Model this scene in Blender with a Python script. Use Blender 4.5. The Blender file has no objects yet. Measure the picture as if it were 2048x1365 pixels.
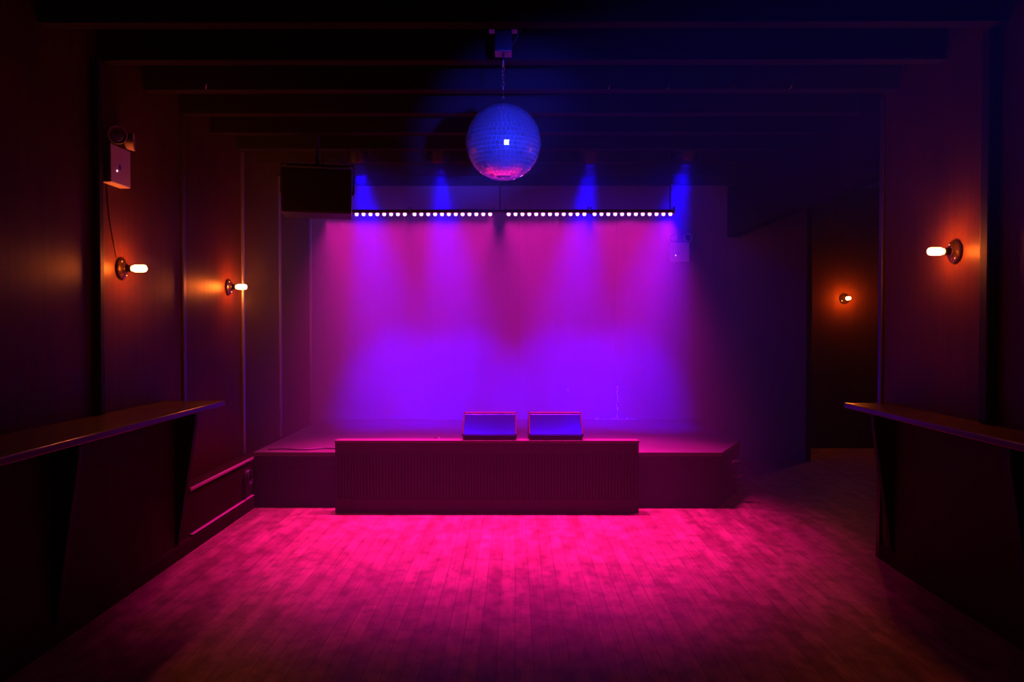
import bpy, bmesh, math, random
from mathutils import Vector, Matrix
random.seed(7)
PI = math.pi
R = math.radians
scene = bpy.context.scene
COL = scene.collection

# ------------------------------------------------------------------ camera
cam_d = bpy.data.cameras.new('camera')
cam_d.lens = 26.37
cam_d.sensor_width = 36.0
cam_d.clip_start = 0.05
cam = bpy.data.objects.new('camera', cam_d)
COL.objects.link(cam)
cam.location = (0, 0, 1.55)
cam.rotation_euler = (R(90 - 1.05), 0, R(0.23))
scene.camera = cam

# ------------------------------------------------------------------ world: dark room filled with thin stage haze
HAZE = 0.004           # thin haze everywhere
STAGE_HAZE = 0.053     # thicker where the fog machine blows, over the stage
world = bpy.data.worlds.new('world')
scene.world = world
world.use_nodes = True
wn = world.node_tree.nodes
wl = world.node_tree.links
for n in list(wn):
    wn.remove(n)
w_out = wn.new('ShaderNodeOutputWorld')
w_bg = wn.new('ShaderNodeBackground')
w_bg.inputs['Color'].default_value = (0, 0, 0, 1)
w_bg.inputs['Strength'].default_value = 0
w_vs = wn.new('ShaderNodeVolumeScatter')
w_vs.inputs['Color'].default_value = (1, 1, 1, 1)
w_vs.inputs['Density'].default_value = HAZE
w_vs.inputs['Anisotropy'].default_value = 0.0
w_geo = wn.new('ShaderNodeNewGeometry')
w_sep = wn.new('ShaderNodeSeparateXYZ')
wl.new(w_geo.outputs['Position'], w_sep.inputs[0])
def w_smooth(sock, a, b, lo, hi):
    n = wn.new('ShaderNodeMapRange')
    n.interpolation_type = 'SMOOTHSTEP'
    n.inputs['From Min'].default_value = a
    n.inputs['From Max'].default_value = b
    n.inputs['To Min'].default_value = lo
    n.inputs['To Max'].default_value = hi
    wl.new(sock, n.inputs['Value'])
    return n.outputs['Result']
w_m = wn.new('ShaderNodeMath'); w_m.operation = 'MULTIPLY'
wl.new(w_smooth(w_sep.outputs['Y'], 5.7, 6.5, 0, STAGE_HAZE), w_m.inputs[0])
wl.new(w_smooth(w_sep.outputs['X'], 1.6, 3.2, 1, 0.1), w_m.inputs[1])
w_a = wn.new('ShaderNodeMath'); w_a.operation = 'ADD'
w_a.inputs[1].default_value = HAZE
wl.new(w_m.outputs[0], w_a.inputs[0])
wl.new(w_a.outputs[0], w_vs.inputs['Density'])
world.cycles.volume_step_size = 1.6
wl.new(w_bg.outputs[0], w_out.inputs['Surface'])
wl.new(w_vs.outputs[0], w_out.inputs['Volume'])

# ------------------------------------------------------------------ light levels and exposure
LED_POWER = 126.0           # each of the 48 pink emitters
LED_COLOR = (1.0, 0.008, 0.45)
LED_CONE = R(84)
LED_SQUEEZE = 0.67         # the lens spreads less sideways
LED_TILT = R(11)           # towards the audience
PAR_POWER = 3100.0
PAR_SPILL = 45.0
PAR_CORE = 1100.0
PAR_COLOR = (0.003, 0.0, 1.0)
PIN_POWER = 14000.0
PIN_COLOR = (0.02, 0.028, 1.0)
BULB_STRENGTH = 480.0
BULB_COLOR = (1.0, 0.16, 0.014)

vs = scene.view_settings
scene.display_settings.display_device = 'sRGB'
vs.view_transform = 'Standard'
vs.look = 'None'
vs.exposure = 0.0
vs.gamma = 1.0
vs.use_curve_mapping = False
cy = scene.cycles
cy.use_denoising = True
cy.use_adaptive_sampling = False
cy.max_bounces = 4
cy.diffuse_bounces = 1
cy.glossy_bounces = 2
cy.volume_max_steps = 24
cy.volume_bounces = 0
cy.transmission_bounces = 2
cy.sample_clamp_indirect = 3.0
cy.caustics_reflective = False
cy.caustics_refractive = False
cy.use_light_tree = False

# ------------------------------------------------------------------ materials
def new_mat(name):
    m = bpy.data.materials.new(name)
    m.use_nodes = True
    nt = m.node_tree
    b = nt.nodes['Principled BSDF']
    return m, nt, b

def plain(name, color, rough=0.5, metal=0.0, spec=0.5, noise=0.0, nscale=40.0):
    m, nt, b = new_mat(name)
    b.inputs['Base Color'].default_value = (*color, 1)
    b.inputs['Roughness'].default_value = rough
    b.inputs['Metallic'].default_value = metal
    b.inputs['Specular IOR Level'].default_value = spec
    if noise > 0:
        tc = nt.nodes.new('ShaderNodeTexCoord')
        nz = nt.nodes.new('ShaderNodeTexNoise')
        nz.inputs['Scale'].default_value = nscale
        nz.inputs['Detail'].default_value = 4
        nt.links.new(tc.outputs['Object'], nz.inputs['Vector'])
        mr = nt.nodes.new('ShaderNodeMapRange')
        mr.inputs['To Min'].default_value = max(0.02, rough - noise)
        mr.inputs['To Max'].default_value = min(1.0, rough + noise)
        nt.links.new(nz.outputs['Fac'], mr.inputs['Value'])
        nt.links.new(mr.outputs['Result'], b.inputs['Roughness'])
        bp = nt.nodes.new('ShaderNodeBump')
        bp.inputs['Strength'].default_value = 0.08
        bp.inputs['Distance'].default_value = 0.004
        nt.links.new(nz.outputs['Fac'], bp.inputs['Height'])
        nt.links.new(bp.outputs['Normal'], b.inputs['Normal'])
    return m

def emitter(name, color, strength):
    m, nt, b = new_mat(name)
    b.inputs['Base Color'].default_value = (*color, 1)
    b.inputs['Emission Color'].default_value = (*color, 1)
    b.inputs['Emission Strength'].default_value = strength
    b.inputs['Roughness'].default_value = 0.3
    return m

def wood(name, dark, light, axis='Z', scale=1.0, rough=0.45, bump=0.15, spec=0.4):
    """grain stretched along the given axis"""
    m, nt, b = new_mat(name)
    tc = nt.nodes.new('ShaderNodeTexCoord')
    mp = nt.nodes.new('ShaderNodeMapping')
    s = [22 * scale] * 3
    s['XYZ'.index(axis)] = 1.1 * scale
    mp.inputs['Scale'].default_value = s
    nt.links.new(tc.outputs['Object'], mp.inputs['Vector'])
    n1 = nt.nodes.new('ShaderNodeTexNoise')
    n1.inputs['Scale'].default_value = 1.0
    n1.inputs['Detail'].default_value = 7
    n1.inputs['Roughness'].default_value = 0.65
    n1.inputs['Distortion'].default_value = 0.6
    nt.links.new(mp.outputs[0], n1.inputs['Vector'])
    n2 = nt.nodes.new('ShaderNodeTexNoise')
    n2.inputs['Scale'].default_value = 1.7
    n2.inputs['Detail'].default_value = 3
    nt.links.new(tc.outputs['Object'], n2.inputs['Vector'])
    mx = nt.nodes.new('ShaderNodeMath'); mx.operation = 'MULTIPLY_ADD'
    mx.inputs[1].default_value = 0.5
    nt.links.new(n2.outputs['Fac'], mx.inputs[0])
    hm = nt.nodes.new('ShaderNodeMath'); hm.operation = 'MULTIPLY'
    hm.inputs[1].default_value = 0.5
    nt.links.new(n1.outputs['Fac'], hm.inputs[0])
    nt.links.new(hm.outputs[0], mx.inputs[2])
    cr = nt.nodes.new('ShaderNodeValToRGB')
    cr.color_ramp.elements[0].position = 0.32
    cr.color_ramp.elements[0].color = (*dark, 1)
    cr.color_ramp.elements[1].position = 0.68
    cr.color_ramp.elements[1].color = (*light, 1)
    nt.links.new(mx.outputs[0], cr.inputs['Fac'])
    nt.links.new(cr.outputs['Color'], b.inputs['Base Color'])
    b.inputs['Roughness'].default_value = rough
    b.inputs['Specular IOR Level'].default_value = spec
    bp = nt.nodes.new('ShaderNodeBump')
    bp.inputs['Strength'].default_value = bump
    bp.inputs['Distance'].default_value = 0.004
    nt.links.new(n1.outputs['Fac'], bp.inputs['Height'])
    nt.links.new(bp.outputs['Normal'], b.inputs['Normal'])
    return m

def floor_material():
    m, nt, b = new_mat('worn plank floor')
    tc = nt.nodes.new('ShaderNodeTexCoord')
    mp = nt.nodes.new('ShaderNodeMapping')
    mp.inputs['Rotation'].default_value = (0, 0, R(90))
    nt.links.new(tc.outputs['Object'], mp.inputs['Vector'])
    br = nt.nodes.new('ShaderNodeTexBrick')
    br.offset = 0.37
    br.inputs['Color1'].default_value = (0.30, 0.30, 0.30, 1)
    br.inputs['Color2'].default_value = (1, 1, 1, 1)
    br.inputs['Mortar'].default_value = (0.02, 0.02, 0.02, 1)
    br.inputs['Scale'].default_value = 1.0
    br.inputs['Mortar Size'].default_value = 0.0022
    br.inputs['Mortar Smooth'].default_value = 0.3
    br.inputs['Bias'].default_value = 0.25
    br.inputs['Brick Width'].default_value = 0.95
    br.inputs['Row Height'].default_value = 0.085
    nt.links.new(mp.outputs[0], br.inputs['Vector'])
    # worn patches
    nz = nt.nodes.new('ShaderNodeTexNoise')
    nz.inputs['Scale'].default_value = 5.5
    nz.inputs['Detail'].default_value = 6
    nz.inputs['Roughness'].default_value = 0.62
    mz = nt.nodes.new('ShaderNodeMapping')
    mz.inputs['Scale'].default_value = (1.3, 0.45, 1)
    nt.links.new(tc.outputs['Object'], mz.inputs['Vector'])
    nt.links.new(mz.outputs[0], nz.inputs['Vector'])
    cr = nt.nodes.new('ShaderNodeValToRGB')
    cr.color_ramp.elements[0].position = 0.36
    cr.color_ramp.elements[0].color = (0.145, 0.08, 0.048, 1)
    cr.color_ramp.elements[1].position = 0.62
    cr.color_ramp.elements[1].color = (0.24, 0.14, 0.088, 1)
    nt.links.new(nz.outputs['Fac'], cr.inputs['Fac'])
    # fine grain along Y
    mg = nt.nodes.new('ShaderNodeMapping')
    mg.inputs['Scale'].default_value = (60, 2.5, 1)
    nt.links.new(tc.outputs['Object'], mg.inputs['Vector'])
    ng = nt.nodes.new('ShaderNodeTexNoise')
    ng.inputs['Scale'].default_value = 1.0
    ng.inputs['Detail'].default_value = 5
    nt.links.new(mg.outputs[0], ng.inputs['Vector'])
    gr = nt.nodes.new('ShaderNodeMapRange')
    gr.inputs['To Min'].default_value = 0.7
    gr.inputs['To Max'].default_value = 1.3
    nt.links.new(ng.outputs['Fac'], gr.inputs['Value'])
    m1 = nt.nodes.new('ShaderNodeMix'); m1.data_type = 'RGBA'; m1.blend_type = 'MULTIPLY'
    m1.inputs['Factor'].default_value = 0.55
    nt.links.new(cr.outputs['Color'], m1.inputs['A'])
    nt.links.new(br.outputs['Color'], m1.inputs['B'])
    m2 = nt.nodes.new('ShaderNodeMix'); m2.data_type = 'RGBA'; m2.blend_type = 'MULTIPLY'
    m2.inputs['Factor'].default_value = 1.0
    nt.links.new(m1.outputs['Result'], m2.inputs['A'])
    nt.links.new(gr.outputs['Result'], m2.inputs['B'])
    # scuffs and boot marks
    ms = nt.nodes.new('ShaderNodeMapping')
    ms.inputs['Scale'].default_value = (1.0, 0.7, 1)
    nt.links.new(tc.outputs['Object'], ms.inputs['Vector'])
    ns = nt.nodes.new('ShaderNodeTexNoise')
    ns.inputs['Scale'].default_value = 11.0
    ns.inputs['Detail'].default_value = 5
    ns.inputs['Roughness'].default_value = 0.6
    nt.links.new(ms.outputs[0], ns.inputs['Vector'])
    sr = nt.nodes.new('ShaderNodeMapRange')
    sr.inputs['From Min'].default_value = 0.36
    sr.inputs['From Max'].default_value = 0.56
    sr.inputs['To Min'].default_value = 0.68
    sr.inputs['To Max'].default_value = 1.08
    nt.links.new(ns.outputs['Fac'], sr.inputs['Value'])
    m3 = nt.nodes.new('ShaderNodeMix'); m3.data_type = 'RGBA'; m3.blend_type = 'MULTIPLY'
    m3.inputs['Factor'].default_value = 1.0
    nt.links.new(m2.outputs['Result'], m3.inputs['A'])
    nt.links.new(sr.outputs['Result'], m3.inputs['B'])
    nt.links.new(m3.outputs['Result'], b.inputs['Base Color'])
    rr = nt.nodes.new('ShaderNodeMapRange')
    rr.inputs['To Min'].default_value = 0.34
    rr.inputs['To Max'].default_value = 0.6
    nt.links.new(nz.outputs['Fac'], rr.inputs['Value'])
    nt.links.new(rr.outputs['Result'], b.inputs['Roughness'])
    b.inputs['Specular IOR Level'].default_value = 0.09
    bp = nt.nodes.new('ShaderNodeBump')
    bp.inputs['Strength'].default_value = 0.25
    bp.inputs['Distance'].default_value = 0.003
    nt.links.new(br.outputs['Fac'], bp.inputs['Height'])
    bp.invert = True
    bp2 = nt.nodes.new('ShaderNodeBump')
    bp2.inputs['Strength'].default_value = 0.04
    bp2.inputs['Distance'].default_value = 0.004
    nt.links.new(nz.outputs['Fac'], bp2.inputs['Height'])
    nt.links.new(bp.outputs['Normal'], bp2.inputs['Normal'])
    nt.links.new(bp2.outputs['Normal'], b.inputs['Normal'])
    return m

M = {}
M['floor'] = floor_material()
M['panel'] = wood('dark stained wall panelling', (0.027, 0.009, 0.003), (0.064, 0.021, 0.007), 'Z', 1.0, 0.45, 0.12, 0.034)
M['backdrop'] = wood('painted stage back wall', (0.12, 0.112, 0.112), (0.15, 0.14, 0.14), 'Z', 0.5, 0.6, 0.04, 0.05)
M['wainscot'] = wood('dark wainscot boards', (0.016, 0.007, 0.005), (0.03, 0.013, 0.008), 'Z', 1.4, 0.6, 0.15, 0.02)
M['batten'] = plain('dark varnished batten', (0.03, 0.018, 0.012), 0.3, 0, 0.3, 0.06, 30)
M['batten_gloss'] = plain('bright metal seam strip', (0.30, 0.28, 0.28), 0.3, 0.8, 0.5)
M['ceiling'] = plain('black painted ceiling', (0.010, 0.009, 0.009), 0.8, 0, 0.0, 0.08, 12)
M['joist'] = wood('black stained joist', (0.012, 0.009, 0.008), (0.022, 0.016, 0.013), 'X', 1.0, 0.7, 0.12, 0.0)
M['rail'] = wood('varnished rail wood', (0.025, 0.010, 0.006), (0.05, 0.022, 0.012), 'Y', 1.2, 0.27, 0.08, 0.16)
M['bracket'] = plain('black painted bracket', (0.010, 0.008, 0.008), 0.7, 0, 0.1, 0.08)
M['edge'] = plain('pale trim strip', (0.34, 0.22, 0.20), 0.35, 0, 0.4)  # paler than the boards around it
M['deck'] = wood('stage deck boards', (0.06, 0.045, 0.04), (0.11, 0.085, 0.075), 'X', 1.0, 0.42, 0.1, 0.2)
M['fascia'] = plain('black stage fascia', (0.018, 0.013, 0.013), 0.5, 0, 0.2, 0.1, 20)
M['slat'] = plain('dark slat wood', (0.03, 0.019, 0.017), 0.45, 0, 0.25, 0.08, 25)
M['trimwood'] = plain('stage edge trim', (0.09, 0.06, 0.053), 0.35, 0, 0.5, 0.08, 30)
M['cabinet'] = plain('black textured cabinet paint', (0.010, 0.009, 0.010), 0.6, 0, 0.2, 0.1, 120)
M['monitor_face'] = plain('monitor shell with blue light painted in', (0.03, 0.05, 0.9), 0.09, 1.0)  # blue reflection of the stage lamps is painted into the base colour
M['grille'] = plain('black steel grille', (0.02, 0.02, 0.02), 0.4, 0.7, 0.5)
M['black_metal'] = plain('black powder coated metal', (0.02, 0.02, 0.022), 0.42, 0.3, 0.5, 0.06, 80)
M['steel'] = plain('bright steel', (0.55, 0.55, 0.57), 0.25, 1.0)
M['white_plastic'] = plain('off white plastic', (0.38, 0.35, 0.33), 0.42, 0, 0.3, 0.05, 60)
M['lens_glass'] = plain('clear reflector lens', (0.55, 0.52, 0.5), 0.12, 0.85)
M['porcelain'] = plain('dark brown glazed lampholder', (0.016, 0.007, 0.005), 0.2, 0, 0.35)
M['brass'] = plain('brass socket', (0.45, 0.25, 0.09), 0.3, 1.0)
M['screw'] = plain('polished screw head', (0.8, 0.75, 0.7), 0.2, 1.0)
M['bulb'] = emitter('glowing amber bulb', BULB_COLOR, BULB_STRENGTH)
M['led'] = emitter('lit pink emitter', (1.0, 0.12, 0.75), 26.0)
M['par_lens'] = emitter('lit blue lamp lens', (0.01, 0.01, 1.0), 8.0)
M['indicator'] = emitter('small charge light', (1.0, 0.35, 0.55), 3.0)
M['test_button'] = plain('blue test switch', (0.05, 0.06, 0.6), 0.4)
M['cable'] = plain('black rubber cable', (0.03, 0.028, 0.03), 0.35, 0, 0.6)
M['grey_cable'] = plain('grey cable', (0.25, 0.22, 0.22), 0.35, 0, 0.6)
M['mirror'] = plain('mirror tile', (0.78, 0.80, 0.84), 0.08, 0.88, 0.5)
M['grout'] = plain('pale ball shell', (0.55, 0.55, 0.58), 0.5, 0.0)
M['chipped'] = plain('chipped white paint', (0.75, 0.74, 0.74), 0.6)
M['pale'] = plain('pale plastic', (0.7, 0.7, 0.7), 0.4)

# ------------------------------------------------------------------ mesh helpers
class MB:
    def __init__(self):
        self.bm = bmesh.new()

    def _xf(self, verts, mat):
        if mat is not None:
            bmesh.ops.transform(self.bm, matrix=mat, verts=verts)

    def box(self, x0, x1, y0, y1, z0, z1, bevel=0.0, mat=None):
        r = bmesh.ops.create_cube(self.bm, size=1.0)
        vs_ = r['verts']
        bmesh.ops.scale(self.bm, vec=(abs(x1 - x0), abs(y1 - y0), abs(z1 - z0)), verts=vs_)
        bmesh.ops.translate(self.bm, vec=((x0 + x1) / 2, (y0 + y1) / 2, (z0 + z1) / 2), verts=vs_)
        if bevel > 0:
            ed = list({e for v in vs_ for e in v.link_edges})
            rb = bmesh.ops.bevel(self.bm, geom=ed, offset=bevel, segments=2, affect='EDGES', profile=0.5)
            vs_ = list({v for f in rb['faces'] for v in f.verts} | {v for v in vs_ if v.is_valid})
        self._xf(vs_, mat)
        return self

    def lathe(self, prof, axis_o=(0, 0, 0), axis_d=(0, 0, 1), n=24, cap0=True, cap1=True):
        """prof: list of (radius, height along the axis)"""
        q = Vector((0, 0, 1)).rotation_difference(Vector(axis_d).normalized())
        o = Vector(axis_o)
        rings = []
        for r, h in prof:
            ring = []
            for k in range(n):
                a = 2 * PI * k / n
                ring.append(self.bm.verts.new(o + q @ Vector((r * math.cos(a), r * math.sin(a), h))))
            rings.append(ring)
        for a, b in zip(rings, rings[1:]):
            for k in range(n):
                f = self.bm.faces.new((a[k], a[(k + 1) % n], b[(k + 1) % n], b[k]))
                f.smooth = True
        if cap0:
            self.bm.faces.new(list(reversed(rings[0])))
        if cap1:
            self.bm.faces.new(rings[-1])
        return self

    def tube(self, pts, r, n=8):
        pts = [Vector(p) for p in pts]
        rings = []
        up = Vector((0, 0, 1))
        for i, p in enumerate(pts):
            t = (pts[min(i + 1, len(pts) - 1)] - pts[max(i - 1, 0)]).normalized()
            u = t.cross(up)
            if u.length < 1e-3:
                u = t.cross(Vector((1, 0, 0)))
            u.normalize()
            v = t.cross(u).normalized()
            rings.append([self.bm.verts.new(p + u * (r * math.cos(2 * PI * k / n)) + v * (r * math.sin(2 * PI * k / n))) for k in range(n)])
        for a, b in zip(rings, rings[1:]):
            for k in range(n):
                f = self.bm.faces.new((a[k], a[(k + 1) % n], b[(k + 1) % n], b[k]))
                f.smooth = True
        self.bm.faces.new(list(reversed(rings[0])))
        self.bm.faces.new(rings[-1])
        return self

    def prism(self, poly, a0, a1, plane='YZ'):
        """poly in the given plane, extruded along the remaining axis from a0 to a1"""
        def P(u, v, a):
            return {'YZ': (a, u, v), 'XZ': (u, a, v), 'XY': (u, v, a)}[plane]
        lo = [self.bm.verts.new(P(u, v, a0)) for u, v in poly]
        hi = [self.bm.verts.new(P(u, v, a1)) for u, v in poly]
        n = len(poly)
        self.bm.faces.new(lo)
        self.bm.faces.new(list(reversed(hi)))
        for k in range(n):
            self.bm.faces.new((lo[k], hi[k], hi[(k + 1) % n], lo[(k + 1) % n]))
        return self

    def build(self, name, mat, parent=None, loc=None, bevel=0.0):
        bmesh.ops.recalc_face_normals(self.bm, faces=self.bm.faces)
        me = bpy.data.meshes.new(name)
        self.bm.to_mesh(me)
        self.bm.free()
        me.materials.append(mat)
        o = bpy.data.objects.new(name, me)
        COL.objects.link(o)
        if parent is not None:
            o.parent = parent
        if loc is not None:
            o.location = loc
        if bevel > 0:
            md = o.modifiers.new('bevel', 'BEVEL')
            md.width = bevel
            md.segments = 2
            md.limit_method = 'ANGLE'
        return o

def tag(o, label, cat, group=None):
    o['label'] = label
    o['category'] = cat
    if group:
        o['group'] = group
    return o

def thing(name, label, cat, loc=(0, 0, 0), rot=(0, 0, 0), group=None):
    o = bpy.data.objects.new(name, None)
    o.empty_display_size = 0.05
    COL.objects.link(o)
    o.location = loc
    o.rotation_euler = rot
    return tag(o, label, cat, group)

def struct(name, mb, mat, bevel=0.0):
    o = mb.build(name, mat, bevel=bevel)
    o['kind'] = 'structure'
    return o

def copy_tree(root, loc, rot=None, label=None):
    r = root.copy()
    COL.objects.link(r)
    r.location = loc
    if rot is not None:
        r.rotation_euler = rot
    if label:
        r['label'] = label
    def kids(src, dst):
        for ch in list(src.children):
            c = ch.copy()
            COL.objects.link(c)
            c.parent = dst
            kids(ch, c)
    kids(root, r)
    return r

def spot(name, parent, loc, direction, color, power, cone, blend, radius):
    ld = bpy.data.lights.new(name, 'SPOT')
    ld.color = color
    ld.energy = power
    ld.spot_size = cone
    ld.spot_blend = blend
    ld.shadow_soft_size = radius
    o = bpy.data.objects.new(name, ld)
    COL.objects.link(o)
    o.parent = parent
    o.location = loc
    o.rotation_mode = 'QUATERNION'
    o.rotation_quaternion = Vector(direction).to_track_quat('-Z', 'Y')
    return o

# ------------------------------------------------------------------ setting
XL, XR = -2.38, 2.45          # panelled side walls
YB = 8.70                     # stage back wall
YA = 9.60                     # alcove wall right of the stage
XA = 5.6
YF = -5.0
ZC = 3.32                     # ceiling
ZJ = 3.07                     # underside of the joists
YO = 5.05                     # end of the right wall
T = 0.12

struct('floor', MB().box(XL - T, XA + T, YF - T, YA + T, -0.1, 0), M['floor'])
struct('ceiling', MB().box(XL - T, XA + T, YF - T, YA + T, ZC, ZC + 0.1), M['ceiling'])
struct('wall_left', MB().box(XL - T, XL, YF, YA, 0, ZC), M['panel'])
struct('wall_right', MB().box(XR, XR + T, YF, YO, 0, ZC), M['panel'])
struct('wall_back', MB().box(XL, 3.41, YB, YA, 0, ZC), M['backdrop'])
struct('wall_alcove_back', MB().box(3.41, XA, YA, YA + T, 0, ZC), M['panel'])
struct('wall_alcove_right', MB().box(XA, XA + T, YO - 1.6, YA + T, 0, ZC), M['panel'])
struct('wall_alcove_front', MB().box(XR + T, XA, YO - 1.7, YO - 1.6, 0, ZC), M['panel'])
struct('wall_front', MB().box(XL - T, XR + T, YF - T, YF, 0, ZC), M['panel'])

tn = [0]
def trim(mb, mat, bevel=0.0):
    tn[0] += 1
    return struct('trim_%d' % tn[0], mb, mat, bevel)

# joists across the room
y = 2.17
while y < 8.5:
    trim(MB().box(XL, XR, y, y + 0.09, ZJ, ZC), M['joist'], 0.006)
    y += 0.53
# header beam over the opening to the right of the stage
trim(MB().box(XR, XR + 0.14, YO, YB, 2.59, ZC), M['joist'], 0.006)
# battens over the panel seams
def batten_side(x, y, w, t, z0, z1, mat='batten'):
    s = 1 if x < 0 else -1
    trim(MB().box(x, x + s * t, y - w / 2, y + w / 2, z0, z1), M[mat], min(t, w) * 0.3)
for yy in (1.95, 3.10, 5.37):
    batten_side(XL, yy, 0.045, 0.016, 0.44, ZJ)
for yy in (6.53, 7.56):
    batten_side(XL, yy, 0.045, 0.022, 0.44, ZJ, 'batten_gloss')
batten_side(XL, 4.25, 0.06, 0.04, 0.44, ZJ, 'bracket')
trim(MB().box(XL, XL + 0.03, YB - 0.03, YB, 0.44, ZJ), M['batten_gloss'], 0.006)
batten_side(XR, 3.86, 0.085, 0.05, 1.056, ZJ, 'bracket')
for yy in (1.6, 2.75, 5.02):
    batten_side(XR, yy, 0.045, 0.016, 1.056 if yy < 4.9 else 0.0, ZJ)
for xx in (-2.19, -1.06, 0.06, 1.185, 2.31):
    trim(MB().box(xx - 0.016, xx + 0.016, YB - 0.006, YB, 0.48, ZC), M['backdrop'], 0.002)
trim(MB().box(3.37, 3.43, YB - 0.02, YB, 0, ZC), M['batten'], 0.005)

# wainscot on the left wall: boards, cap and baseboard
XW = -2.245
trim(MB().box(XL, XW - 0.012, YF, YB, 0, 0.415), M['wainscot'])
trim(MB().box(XL, XW - 0.012, 5.16, YB, 0.415, 0.430), M['wainscot'])
trim(MB().box(XW - 0.012, XW + 0.004, 5.16, YB, 0.415, 0.437), M['edge'], 0.004)
bb = MB()
bb.prism([(XW - 0.012, 0.0), (XW + 0.012, 0.0), (XW + 0.012, 0.085), (XW + 0.004, 0.10), (XW - 0.012, 0.104)], YF, 6.40, 'XZ')
struct('baseboard_left', bb, M['wainscot'])
trim(MB().box(XW - 0.012, XW + 0.012, 5.16, 6.40, 0.1045, 0.116), M['edge'], 0.004)
struct('baseboard_right', MB().box(XR - 0.015, XR, YF, YO, 0, 0.10), M['wainscot'], 0.004)

# ------------------------------------------------------------------ stage
YS = 6.40          # front edge
ZS = 0.48
stage = thing('stage', 'low black stage across the end of the room with a pink lit front edge', 'stage', (0, YS, 0))
def stg(mb, name, mat, bevel=0.0):
    return mb.build(name, mat, stage, (0, -YS, 0), bevel)
outline = [(XW + 0.004, YS), (1.77, YS), (2.12, 7.05), (2.12, YB - 0.012), (XW + 0.004, YB - 0.012)]
stg(MB().prism(outline, ZS - 0.035, ZS, 'XY'), 'deck', M['deck'], 0.004)
inner = [(XW + 0.02, YS + 0.03), (1.752, YS + 0.03), (2.095, 7.06), (2.095, YB - 0.03), (XW + 0.02, YB - 0.03)]
stg(MB().prism(inner, 0.0, ZS - 0.035, 'XY'), 'fascia', M['fascia'])
nose = [(XW + 0.01, YS + 0.004), (1.768, YS + 0.004), (2.114, 7.052), (2.098, 7.06), (1.754, YS + 0.028), (XW + 0.01, YS + 0.028)]
stg(MB().prism(nose, ZS - 0.13, ZS - 0.036, 'XY'), 'edge_band', M['fascia'], 0.003)

# slatted screen standing in front of the stage
scr = thing('stage_front_screen', 'long dark slatted screen standing against the front of the stage', 'screen', (-0.235, 6.23, 0))
sx0, sx1 = -1.265, 1.265
MB().box(sx0, sx1, 0.012, 0.10, 0.0, 0.585).build('backing_panel', M['fascia'], scr)
MB().box(sx0 - 0.004, sx1 + 0.004, -0.006, 0.105, 0.585, 0.607).build('cap_rail', M['trimwood'], scr, bevel=0.003)
MB().box(sx0, sx1, -0.002, 0.012, 0.50, 0.585).build('top_band', M['slat'], scr, bevel=0.002)
MB().box(sx0, sx1, -0.002, 0.012, 0.0, 0.115).build('plinth', M['slat'], scr, bevel=0.002)
sl = MB()
k = 0
xx = sx0 + 0.004
while xx + 0.016 < sx1:
    sl.box(xx, xx + 0.016, -0.001, 0.0125, 0.1155, 0.4995)
    xx += 0.0265
sl.build('slats', M['slat'], scr)

# ------------------------------------------------------------------ floor monitors
def monitor(x, label):
    t = thing('floor_monitor', label, 'stage monitor', (x, 6.34, ZS), group='floor monitors on the stage edge')
    w = 0.228
    prof = [(0.0, 0.0), (0.0, 0.135), (-0.10, 0.165), (-0.105, 0.178), (0.11, 0.317), (0.122, 0.327), (0.17, 0.327), (0.42, 0.12), (0.42, 0.0)]
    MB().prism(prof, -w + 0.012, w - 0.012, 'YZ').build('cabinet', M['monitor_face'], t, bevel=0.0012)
    for s in (-1, 1):
        pr = [(-0.004, 0.0), (-0.004, 0.136), (-0.104, 0.166), (-0.110, 0.181), (0.106, 0.321), (0.12, 0.333), (0.172, 0.333), (0.425, 0.122), (0.425, 0.0)]
        a, b = (s * w, s * (w - 0.0125))
        MB().prism(pr, min(a, b), max(a, b), 'YZ').build('side_cheek', M['bracket'], t, bevel=0.0012)
    MB().box(-w + 0.012, w - 0.012, 0.116, 0.165, 0.3265, 0.3345).build('top_edge', M['trimwood'], t, bevel=0.002)
    g = MB()
    n = Vector((0.216, 0.30)).normalized()
    g.prism([(0.178, 0.3215), (0.182, 0.326), (0.416, 0.131), (0.412, 0.1265)], -w + 0.03, w - 0.03, 'YZ')
    g.build('grille', M['grille'], t)
    return t
monitor(-0.214, 'left floor monitor wedge on the stage edge, dark with blue stage light painted into its face')
monitor(0.343, 'right floor monitor wedge on the stage edge, its blue glare painted into the face colour')

# ------------------------------------------------------------------ pink emitter bars over the stage edge
YL, ZL = 6.45, 2.52
def led_bar_proto(label):
    t = thing('light_bar', label, 'stage light', group='pink light bars over the stage edge')
    L = 0.059 * 11
    MB().box(-L / 2 - 0.03, L / 2 + 0.03, -0.03, 0.03, 0.008, 0.036, 0.006).build('housing', M['black_metal'], t)
    for s in (-1, 1):
        e = MB()
        e.box(s * (L / 2 + 0.031) - 0.003, s * (L / 2 + 0.031) + 0.003, -0.02, 0.02, 0.0, 0.06)
        e.build('end_bracket', M['black_metal'], t)
    for k in range(12):
        x = (k - 5.5) * 0.059
        MB().lathe([(0.013, 0.010), (0.015, 0.0), (0.0145, -0.006), (0.010, -0.012), (0.003, -0.0145)], (x, 0, 0), n=14).build('emitter', M['led'], t)
        d = Vector((0, -math.sin(LED_TILT), -math.cos(LED_TILT)))
        spot('emitter_light', t, (x, 0, -0.024), d, LED_COLOR, LED_POWER, LED_CONE, 1.0, 0.012).scale = (LED_SQUEEZE, 1, 1)
    return t
bar = led_bar_proto('leftmost pink light bar, its left end hidden behind the hanging speaker')
bar.location = (-1.27, YL, ZL)
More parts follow.
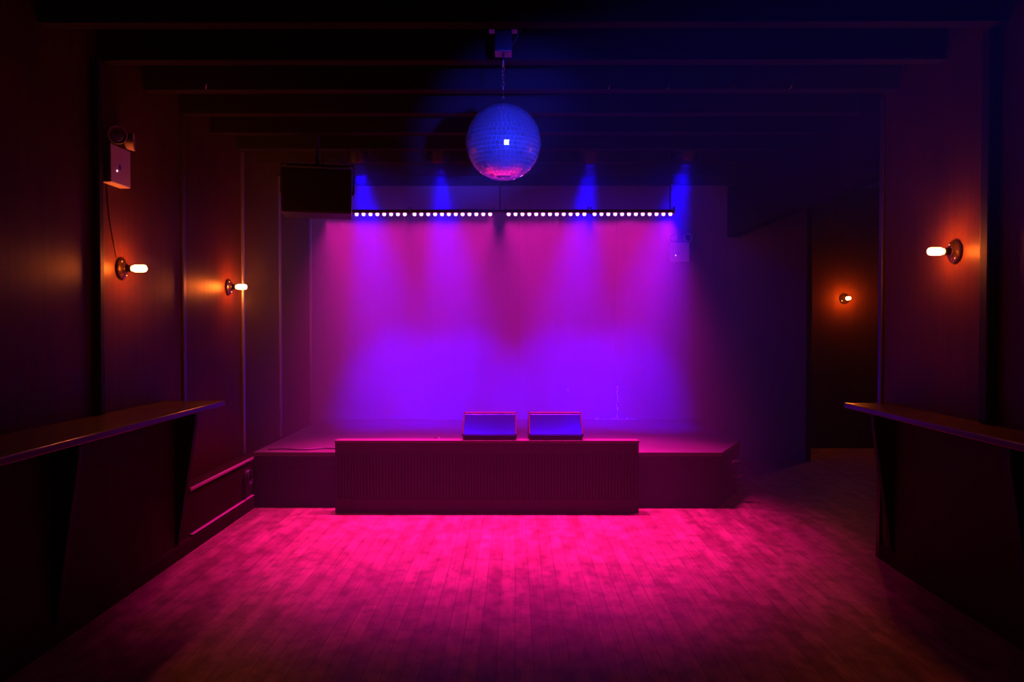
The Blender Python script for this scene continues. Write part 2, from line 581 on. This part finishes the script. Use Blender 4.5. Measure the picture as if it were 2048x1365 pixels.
for x, lb in ((-0.538, 'pink light bar second from the left, hanging left of the mirror ball'),
              (0.270, 'pink light bar third from the left, above the right floor monitor'),
              (1.006, 'rightmost pink light bar, ending at the emergency light on the back wall')):
    copy_tree(bar, (x, YL, ZL), label=lb)

# pipe that carries the bars
pipe = thing('lighting_pipe', 'thin black pipe above the row of pink light bars', 'pipe', (0, YL + 0.055, ZL + 0.03))
MB().tube([(-1.72, 0, 0), (1.36, 0, 0)], 0.0135, 14).build('tube', M['black_metal'], pipe)
for x in (-1.66, -0.13, 1.34):
    MB().tube([(x, 0, 0.012), (x, 0, ZC - ZL - 0.031)], 0.005, 8).build('drop_rod', M['black_metal'], pipe)

# ------------------------------------------------------------------ blue par lamps
def par(loc, aim, label, name='stage_lamp', power=None, spill=None, cone=R(36), color=PAR_COLOR, group='blue lamps under the ceiling over the stage'):
    t = thing(name, label, 'stage light', loc, group=group)
    d = (Vector(aim) - Vector(loc)).normalized()
    q = Vector((0, 0, -1)).rotation_difference(d)
    def can(prof, nm, mat, par_):
        m = MB()
        m.lathe([(r, -h) for r, h in prof], (0, 0, 0), (0, 0, 1), n=28)
        o = m.build(nm, mat, par_)
        o.rotation_mode = 'QUATERNION'
        o.rotation_quaternion = q
        return o
    can([(0.035, -0.12), (0.055, -0.115), (0.075, -0.07), (0.09, -0.02), (0.095, 0.03), (0.098, 0.055), (0.09, 0.055), (0.088, 0.046)], 'housing', M['black_metal'], t)
    can([(0.086, 0.047), (0.05, 0.051), (0.01, 0.052)], 'lens', M['par_lens'], t)
    y = MB()
    zt = ZC - loc[2]
    y.tube([(-0.104, 0, 0.0), (-0.112, 0, 0.05), (-0.108, 0, 0.135), (0.108, 0, 0.135), (0.112, 0, 0.05), (0.104, 0, 0.0)], 0.008, 8)
    y.build('yoke', M['black_metal'], t)
    MB().lathe([(0.018, 0.13), (0.018, zt - 0.012), (0.04, zt - 0.010), (0.04, zt)], n=16).build('hanger', M['black_metal'], t)
    spot('beam', t, d * 0.075, d, color, power if power else PAR_POWER, cone, 1.0, 0.05 if spill else 0.07)
    if spill:
        spot('core', t, d * 0.075, Vector((0.35 * d.x, 0.45, -0.9)), color, PAR_CORE, R(24), 0.6, 0.06)
        spot('spill', t, d * 0.075, d, color, spill, R(150), 1.0, 0.05)
    return t
YP, ZP = 6.72, 3.10
par((-1.41, YP, ZP), (-1.3, 8.6, 0.6), 'leftmost blue stage lamp under the ceiling, above the hanging speaker end', spill=PAR_SPILL)
par((-0.695, YP, ZP), (-0.55, 8.6, 0.6), 'blue stage lamp just left of the mirror ball', spill=PAR_SPILL)
par((0.685, YP, ZP), (0.5, 8.6, 0.6), 'blue stage lamp just right of the mirror ball', spill=PAR_SPILL)
par((1.555, YP, ZP + 0.02), (1.2, 8.6, 0.6), 'rightmost blue stage lamp under the ceiling, above the emergency light', spill=PAR_SPILL)

# ------------------------------------------------------------------ mirror ball
BALL = Vector((-0.062, 4.0, 2.531))
BR = 0.2
ball = thing('mirror_ball', 'round mirror ball of small square tiles hanging in blue light', 'mirror ball', BALL)
sph = MB()
bmesh.ops.create_uvsphere(sph.bm, u_segments=64, v_segments=40, radius=BR - 0.004)
for f in sph.bm.faces:
    f.smooth = True
sph.build('shell', M['grout'], ball)
tl = MB()
rows = 27
dth = PI / rows
for r in range(rows):
    th = (r + 0.5) * dth
    n = max(3, int(round(2 * PI * math.sin(th) / dth)))
    ph0 = random.random() * 6.28
    if r == 15:
        ph0 = R(-84.4)
    for k in range(n):
        ph = ph0 + 2 * PI * k / n
        nrm = Vector((math.sin(th) * math.cos(ph), math.sin(th) * math.sin(ph), math.cos(th)))
        e_th = Vector((math.cos(th) * math.cos(ph), math.cos(th) * math.sin(ph), -math.sin(th)))
        e_ph = Vector((-math.sin(ph), math.cos(ph), 0))
        h = BR * dth * 0.46
        w = BR * (2 * PI * math.sin(th) / n) * 0.46
        jit = e_th * random.gauss(0, 0.012) + e_ph * random.gauss(0, 0.012)
        if r == 15 and k == 0:
            jit *= 0
        ax = (nrm + jit).normalized()
        a = e_ph - ax * e_ph.dot(ax); a.normalize()
        b = ax.cross(a)
        c = nrm * (BR - 0.001)
        top = [tl.bm.verts.new(c + a * (w * i) + b * (h * j)) for i, j in ((-1, -1), (1, -1), (1, 1), (-1, 1))]
        bot = [tl.bm.verts.new(v.co - ax * 0.0045) for v in top]
        tl.bm.faces.new(top)
        for i in range(4):
            tl.bm.faces.new((top[i], bot[i], bot[(i + 1) % 4], top[(i + 1) % 4]))
tl.build('mirror_tiles', M['mirror'], ball)
MB().lathe([(0.03, BR - 0.008), (0.03, BR + 0.004), (0.012, BR + 0.012), (0.008, BR + 0.022)], n=20).build('cap', M['steel'], ball)
ch = MB()
zc = BR + 0.03
for i in range(9):
    ring = []
    for k in range(13):
        a = 2 * PI * k / 12
        u = 0.0065 * math.cos(a); v = 0.013 * math.sin(a)
        ring.append((u if i % 2 == 0 else 0, 0 if i % 2 == 0 else u, zc + v))
    ch.tube(ring, 0.0016, 6)
    zc += 0.0195
ch.build('chain', M['steel'], ball)
ztop = zc - 0.01
# motor above the ball
mot = thing('ball_motor', 'dark motor box on the ceiling above the mirror ball', 'motor', (BALL.x, BALL.y, BALL.z + ztop))
MB().lathe([(0.006, 0.006), (0.006, 0.075)], n=12).build('shaft', M['steel'], mot)
zb = ZJ - BALL.z - ztop
MB().box(-0.045, 0.045, -0.05, 0.05, 0.07, 0.19, 0.004).build('housing', M['black_metal'], mot)
MB().box(-0.075, 0.075, -0.03, 0.03, 0.19, 0.198).build('mounting_plate', M['black_metal'], mot)
for s in (-1, 1):
    MB().tube([(s * 0.06, 0, 0.196), (s * 0.06, 0, ZC - BALL.z - ztop)], 0.007, 8).build('hanger_rod', M['black_metal'], mot)
pts = []
for i in range(15):
    f = i / 14
    pts.append((0.045 + 0.06 * math.sin(f * PI) , -0.02, 0.11 + f * (ZC - BALL.z - ztop - 0.11)))
MB().tube(pts, 0.004, 6).build('power_cord', M['cable'], mot)

# pin spot behind the camera that lights the ball
par((1.15, -2.6, 1.03), (BALL.x + 0.18, BALL.y, BALL.z + 0.08), 'blue pin spot lighting the mirror ball from behind the viewpoint', name='pin_spot', power=PIN_POWER, cone=R(9), color=PIN_COLOR, group=None)

# ------------------------------------------------------------------ wall sconces
def sconce_proto(label):
    """local +Z points away from the wall"""
    t = thing('wall_sconce', label, 'lamp', group='bare amber bulbs on the walls')
    MB().lathe([(0.066, 0.0), (0.068, 0.004), (0.066, 0.010), (0.055, 0.016), (0.040, 0.022), (0.032, 0.030), (0.028, 0.036)], n=36).build('backplate', M['porcelain'], t)
    MB().lathe([(0.021, 0.036), (0.021, 0.062), (0.018, 0.066)], n=24).build('socket', M['porcelain'], t)
    MB().lathe([(0.0135, 0.066), (0.0175, 0.074), (0.022, 0.085), (0.022, 0.135), (0.019, 0.147), (0.010, 0.154), (0.002, 0.156)], n=24).build('bulb', M['bulb'], t)
    for a in (0.6, 0.6 + PI):
        MB().lathe([(0.0065, 0.0), (0.006, 0.003), (0.003, 0.0055)], (0.05 * math.cos(a), 0.05 * math.sin(a), 0.017), n=12).build('screw', M['screw'], t)
    return t
face_r = (0, R(90), 0)       # local Z -> +X (left wall)
face_l = (0, R(-90), 0)      # local Z -> -X (right wall)
face_c = (R(90), 0, 0)       # local Z -> -Y (faces the room)
s1 = sconce_proto('amber bulb on the left wall nearest the viewer, under the emergency light')
s1.location = (XL, 4.53, 1.905); s1.rotation_euler = face_r
copy_tree(s1, (XL, 6.22, 1.885), face_r, 'amber bulb on the left wall farther back, beside the stage')
copy_tree(s1, (XR, 4.19, 1.972), face_l, 'amber bulb on the right wall beside the dark batten')
copy_tree(s1, (4.205, YA, 1.915), face_c, 'amber bulb on the far wall right of the stage, seen end on')
# cord feeding the first bulb
MB().tube([(XL + 0.003, 4.475, 1.965), (XL + 0.003, 4.44, 2.05), (XL + 0.003, 4.40, 2.18), (XL + 0.003, 4.37, 2.36), (XL + 0.003, 4.37, 2.384)], 0.0025, 6).build('lamp_cord', M['panel'])
tag(bpy.data.objects['lamp_cord'], 'thin cord running up the left wall from bulb to emergency light', 'cord')

# ------------------------------------------------------------------ emergency lights
def emergency(label, aims):
    """local: back on XZ plane at y=0, front towards -Y"""
    t = thing('emergency_light', label, 'emergency light', group='twin headed emergency lights')
    W, H, D = 0.225, 0.222, 0.068
    MB().box(-W / 2, W / 2, -D, 0, 0, H, 0.006).build('housing', M['white_plastic'], t)
    MB().lathe([(0.006, 0), (0.006, 0.003), (0.003, 0.005)], (-0.045, -D, 0.075), (0, -1, 0), n=12).build('indicator', M['indicator'], t)
    MB().box(-0.018, -0.006, -D - 0.004, -D + 0.001, 0.085, 0.115, 0.001).build('test_switch', M['test_button'], t)
    for i, aim in enumerate(aims):
        sx = (-0.075, 0.085)[i]
        o = Vector((sx, -0.082, H + 0.052))
        MB().tube([(sx, -0.05, H - 0.002), (sx, -0.052, H + 0.02), (sx, -0.072, H + 0.045)], 0.009, 10).build('swivel_post', M['white_plastic'], t)
        d = Vector(aim).normalized()
        hd = MB().lathe([(0.012, -0.045), (0.032, -0.038), (0.046, -0.015), (0.052, 0.012), (0.054, 0.02), (0.047, 0.02), (0.046, 0.013)], o, d, n=26).build('lamp_head', M['white_plastic'], t)
        MB().lathe([(0.045, 0.014), (0.03, 0.017), (0.004, 0.018)], o, d, n=22).build('lens', M['lens_glass'], hd)
    return t
e1 = emergency('white emergency light high on the left wall with two round lamps', [(-0.75, -0.75, -0.1), (0.35, -0.9, 0.05)])
e1.location = (XL, 4.41, 2.384); e1.rotation_euler = (0, 0, R(90))
e2 = copy_tree(e1, (1.888, YB, 2.30), (0, 0, 0), 'white emergency light on the stage back wall at the end of the light bars')

# ------------------------------------------------------------------ hanging speaker at the left
spk = thing('hanging_speaker', 'black loudspeaker hanging under the ceiling at the left of the stage', 'speaker', (-1.57, 5.98, 2.437), (0, 0, R(12)))
MB().box(-0.265, 0.265, -0.16, 0.16, 0.0, 0.345, 0.01).build('cabinet', M['cabinet'], spk)
MB().box(-0.25, 0.25, -0.168, -0.159, 0.014, 0.331, 0.003).build('grille', M['grille'], spk)
yk = MB()
yk.tube([(-0.272, 0, 0.17), (-0.28, 0, 0.20), (-0.28, 0, 0.40), (0.28, 0, 0.40), (0.28, 0, 0.20), (0.272, 0, 0.17)], 0.010, 8)
yk.build('yoke', M['black_metal'], spk)
MB().lathe([(0.016, 0.395), (0.016, ZC - 2.437 - 0.01), (0.05, ZC - 2.437 - 0.008), (0.05, ZC - 2.437)], n=16).build('hanger', M['black_metal'], spk)

# ------------------------------------------------------------------ drink rails along both side walls
def drink_rail(side, xwall, xpanel, xfront, yend, label):
    t = thing('drink_rail', label, 'drink rail', (xwall, yend, 0))
    def bx(x0, x1, y0, y1, z0, z1, nm, mat, bv=0.0):
        return MB().box(min(x0, x1) - xwall, max(x0, x1) - xwall, y0 - yend, y1 - yend, z0, z1).build(nm, mat, t, bevel=bv)
    bx(xwall, xfront, -3.5, yend, 1.018, 1.052, 'rail_top', M['rail'], 0.006)
    bx(xwall, xpanel, -3.5, yend - 0.10, 0.0, 1.017, 'panel', M['wainscot'])
    s = 1 if side == 'L' else -1
    for yb in (yend - 0.10, yend - 1.42, yend - 2.75):
        poly = [(xpanel - xwall - s * 0.002, 0.11), (xpanel - xwall + s * 0.012, 0.11), (xpanel - xwall + s * 0.135, 0.93), (xpanel - xwall + s * 0.135, 1.0175), (xpanel - xwall - s * 0.002, 1.0175)]
        MB().prism(poly, yb - 0.045 - yend, yb - yend, 'XZ').build('bracket', M['bracket'], t, bevel=0.003)
    return t
drink_rail('L', XL, XW + 0.002, -1.965, 5.07, 'dark wooden drink rail along the left wall')
drink_rail('R', XR, XR - 0.02, 2.165, 4.94, 'dark wooden drink rail along the right wall with an orange glint at its end')

# ------------------------------------------------------------------ small things
def coil(name, mat, c, r, turns, wire, axis, label, cat, tail=None):
    pts = []
    n = 20
    for i in range(int(turns * n) + 1):
        a = 2 * PI * i / n + 0.5
        rr = r * (1 + 0.08 * math.sin(3.1 * i / n))
        w = 0.011 * i / n
        u, v = rr * math.cos(a), rr * math.sin(a)
        if axis == 'Z':
            pts.append((c[0] + u, c[1] + v, c[2] + wire + 0.3 * wire * (i / n)))
        elif axis == 'X':
            pts.append((c[0] + w, c[1] + u * 0.75, c[2] + v))
        else:
            pts.append((c[0] + u * 0.75, c[1] - w, c[2] + v))
    if tail:
        pts += tail
    o = MB().tube(pts, wire, 8).build(name, mat)
    return tag(o, label, cat)
coil('coiled_cable', M['cable'], (XW + 0.010, 6.22, 0.30), 0.06, 3.2, 0.006, 'X', 'coil of cable hanging at the left end of the stage', 'cable')
coil('coiled_cable', M['cable'], (1.955, 6.62, 0.30), 0.07, 3.2, 0.006, 'Y', 'coil of cable hanging at the right corner of the stage', 'cable')
# microphone cable lying on the deck behind the screen
pts = []
for i in range(25):
    f = i / 24
    pts.append((-0.80 + 0.24 * f, 6.56 + 0.05 * math.sin(f * 7), ZS + 0.008 + 0.10 * math.sin(f * PI) ** 3))
tag(MB().tube(pts, 0.007, 8).build('microphone_cable', M['cable']), 'arched cable on the stage floor left of the monitors', 'cable')
# cable lying along the deck at the left
pts = [(-2.15 + 0.055 * i, 6.50 + 0.03 * math.sin(i * 0.9) + 0.004 * i, ZS + 0.007) for i in range(14)]
tag(MB().tube(pts, 0.006, 8).build('stage_cable', M['cable']), 'thin cable lying along the left end of the stage floor', 'cable')
# hook with a loose tail on the back wall
hk = thing('wall_hook', 'small pale hook low on the stage back wall with a loose tail', 'hook', (0.612, YB, 0.82))
MB().lathe([(0.016, 0.0), (0.014, 0.012), (0.008, 0.02)], (0, 0, 0), (0, -1, 0), n=14).build('knob', M['pale'], hk)
MB().tube([(0.0, -0.018, 0), (0.012, -0.02, -0.03), (0.018, -0.014, -0.08), (0.02, -0.008, -0.14)], 0.003, 6).build('tail', M['grey_cable'], hk)
# chipped filler along the bottom of one seam
random.seed(11)
fp = MB()
z = ZS + 0.012
while z < ZS + 0.36:
    w = 0.004 + 0.007 * random.random() * (1 - (z - ZS) / 0.5)
    xo = 1.185 + random.uniform(-0.006, 0.006)
    fp.box(xo - w, xo + w, YB - 0.0105, YB - 0.005, z, z + 0.015 + 0.02 * random.random())
    z += 0.022 + 0.012 * random.random()
fp.build('seam_filler', M['chipped'])
tag(bpy.data.objects['seam_filler'], 'chipped white filler down a seam at the foot of the back wall', 'filler')
fp = MB()
x = 0.93
fp.box(0.93, 1.40, YB - 0.014, YB - 0.0005, ZS + 0.0003, ZS + 0.0022)
while x < 1.36:
    w = 0.012 + 0.02 * random.random()
    if random.random() > 0.25:
        fp.box(x, x + w, YB - 0.0155, YB - 0.0005, ZS + 0.0005, ZS + 0.006 + 0.012 * random.random())
    x += w + 0.006 + 0.03 * random.random()
fp.build('floor_filler', M['chipped'])
tag(bpy.data.objects['floor_filler'], 'broken line of white filler where the back wall meets the stage', 'filler')
# cup hooks along one joist
def cup_hook(x, y, label):
    t = thing('ceiling_hook', label, 'hook', (x, y, ZJ + 0.06), group='hooks along a ceiling joist')
    MB().tube([(0, 0, 0.025), (0, -0.012, 0.025), (0.002, -0.03, 0.0), (0.0, -0.034, -0.035), (-0.008, -0.026, -0.06), (-0.01, -0.012, -0.06)], 0.004, 6).build('wire', M['steel'], t)
    return t
hy = 2.17 + 5 * 0.53
for px, lb in ((420, 'small hook on the ceiling joist above the left wall bulbs, far left one'),
               (1218, 'small hook on the joist nearest the mirror ball on its right'),
               (1335, 'small hook on the joist, second to the right of the mirror ball'),
               (1465, 'small hook on the joist, third to the right of the mirror ball'),
               (1577, 'small hook on the joist, farthest right of the mirror ball')):
    cup_hook((px - 1030) / 1500 * hy, hy, lb)
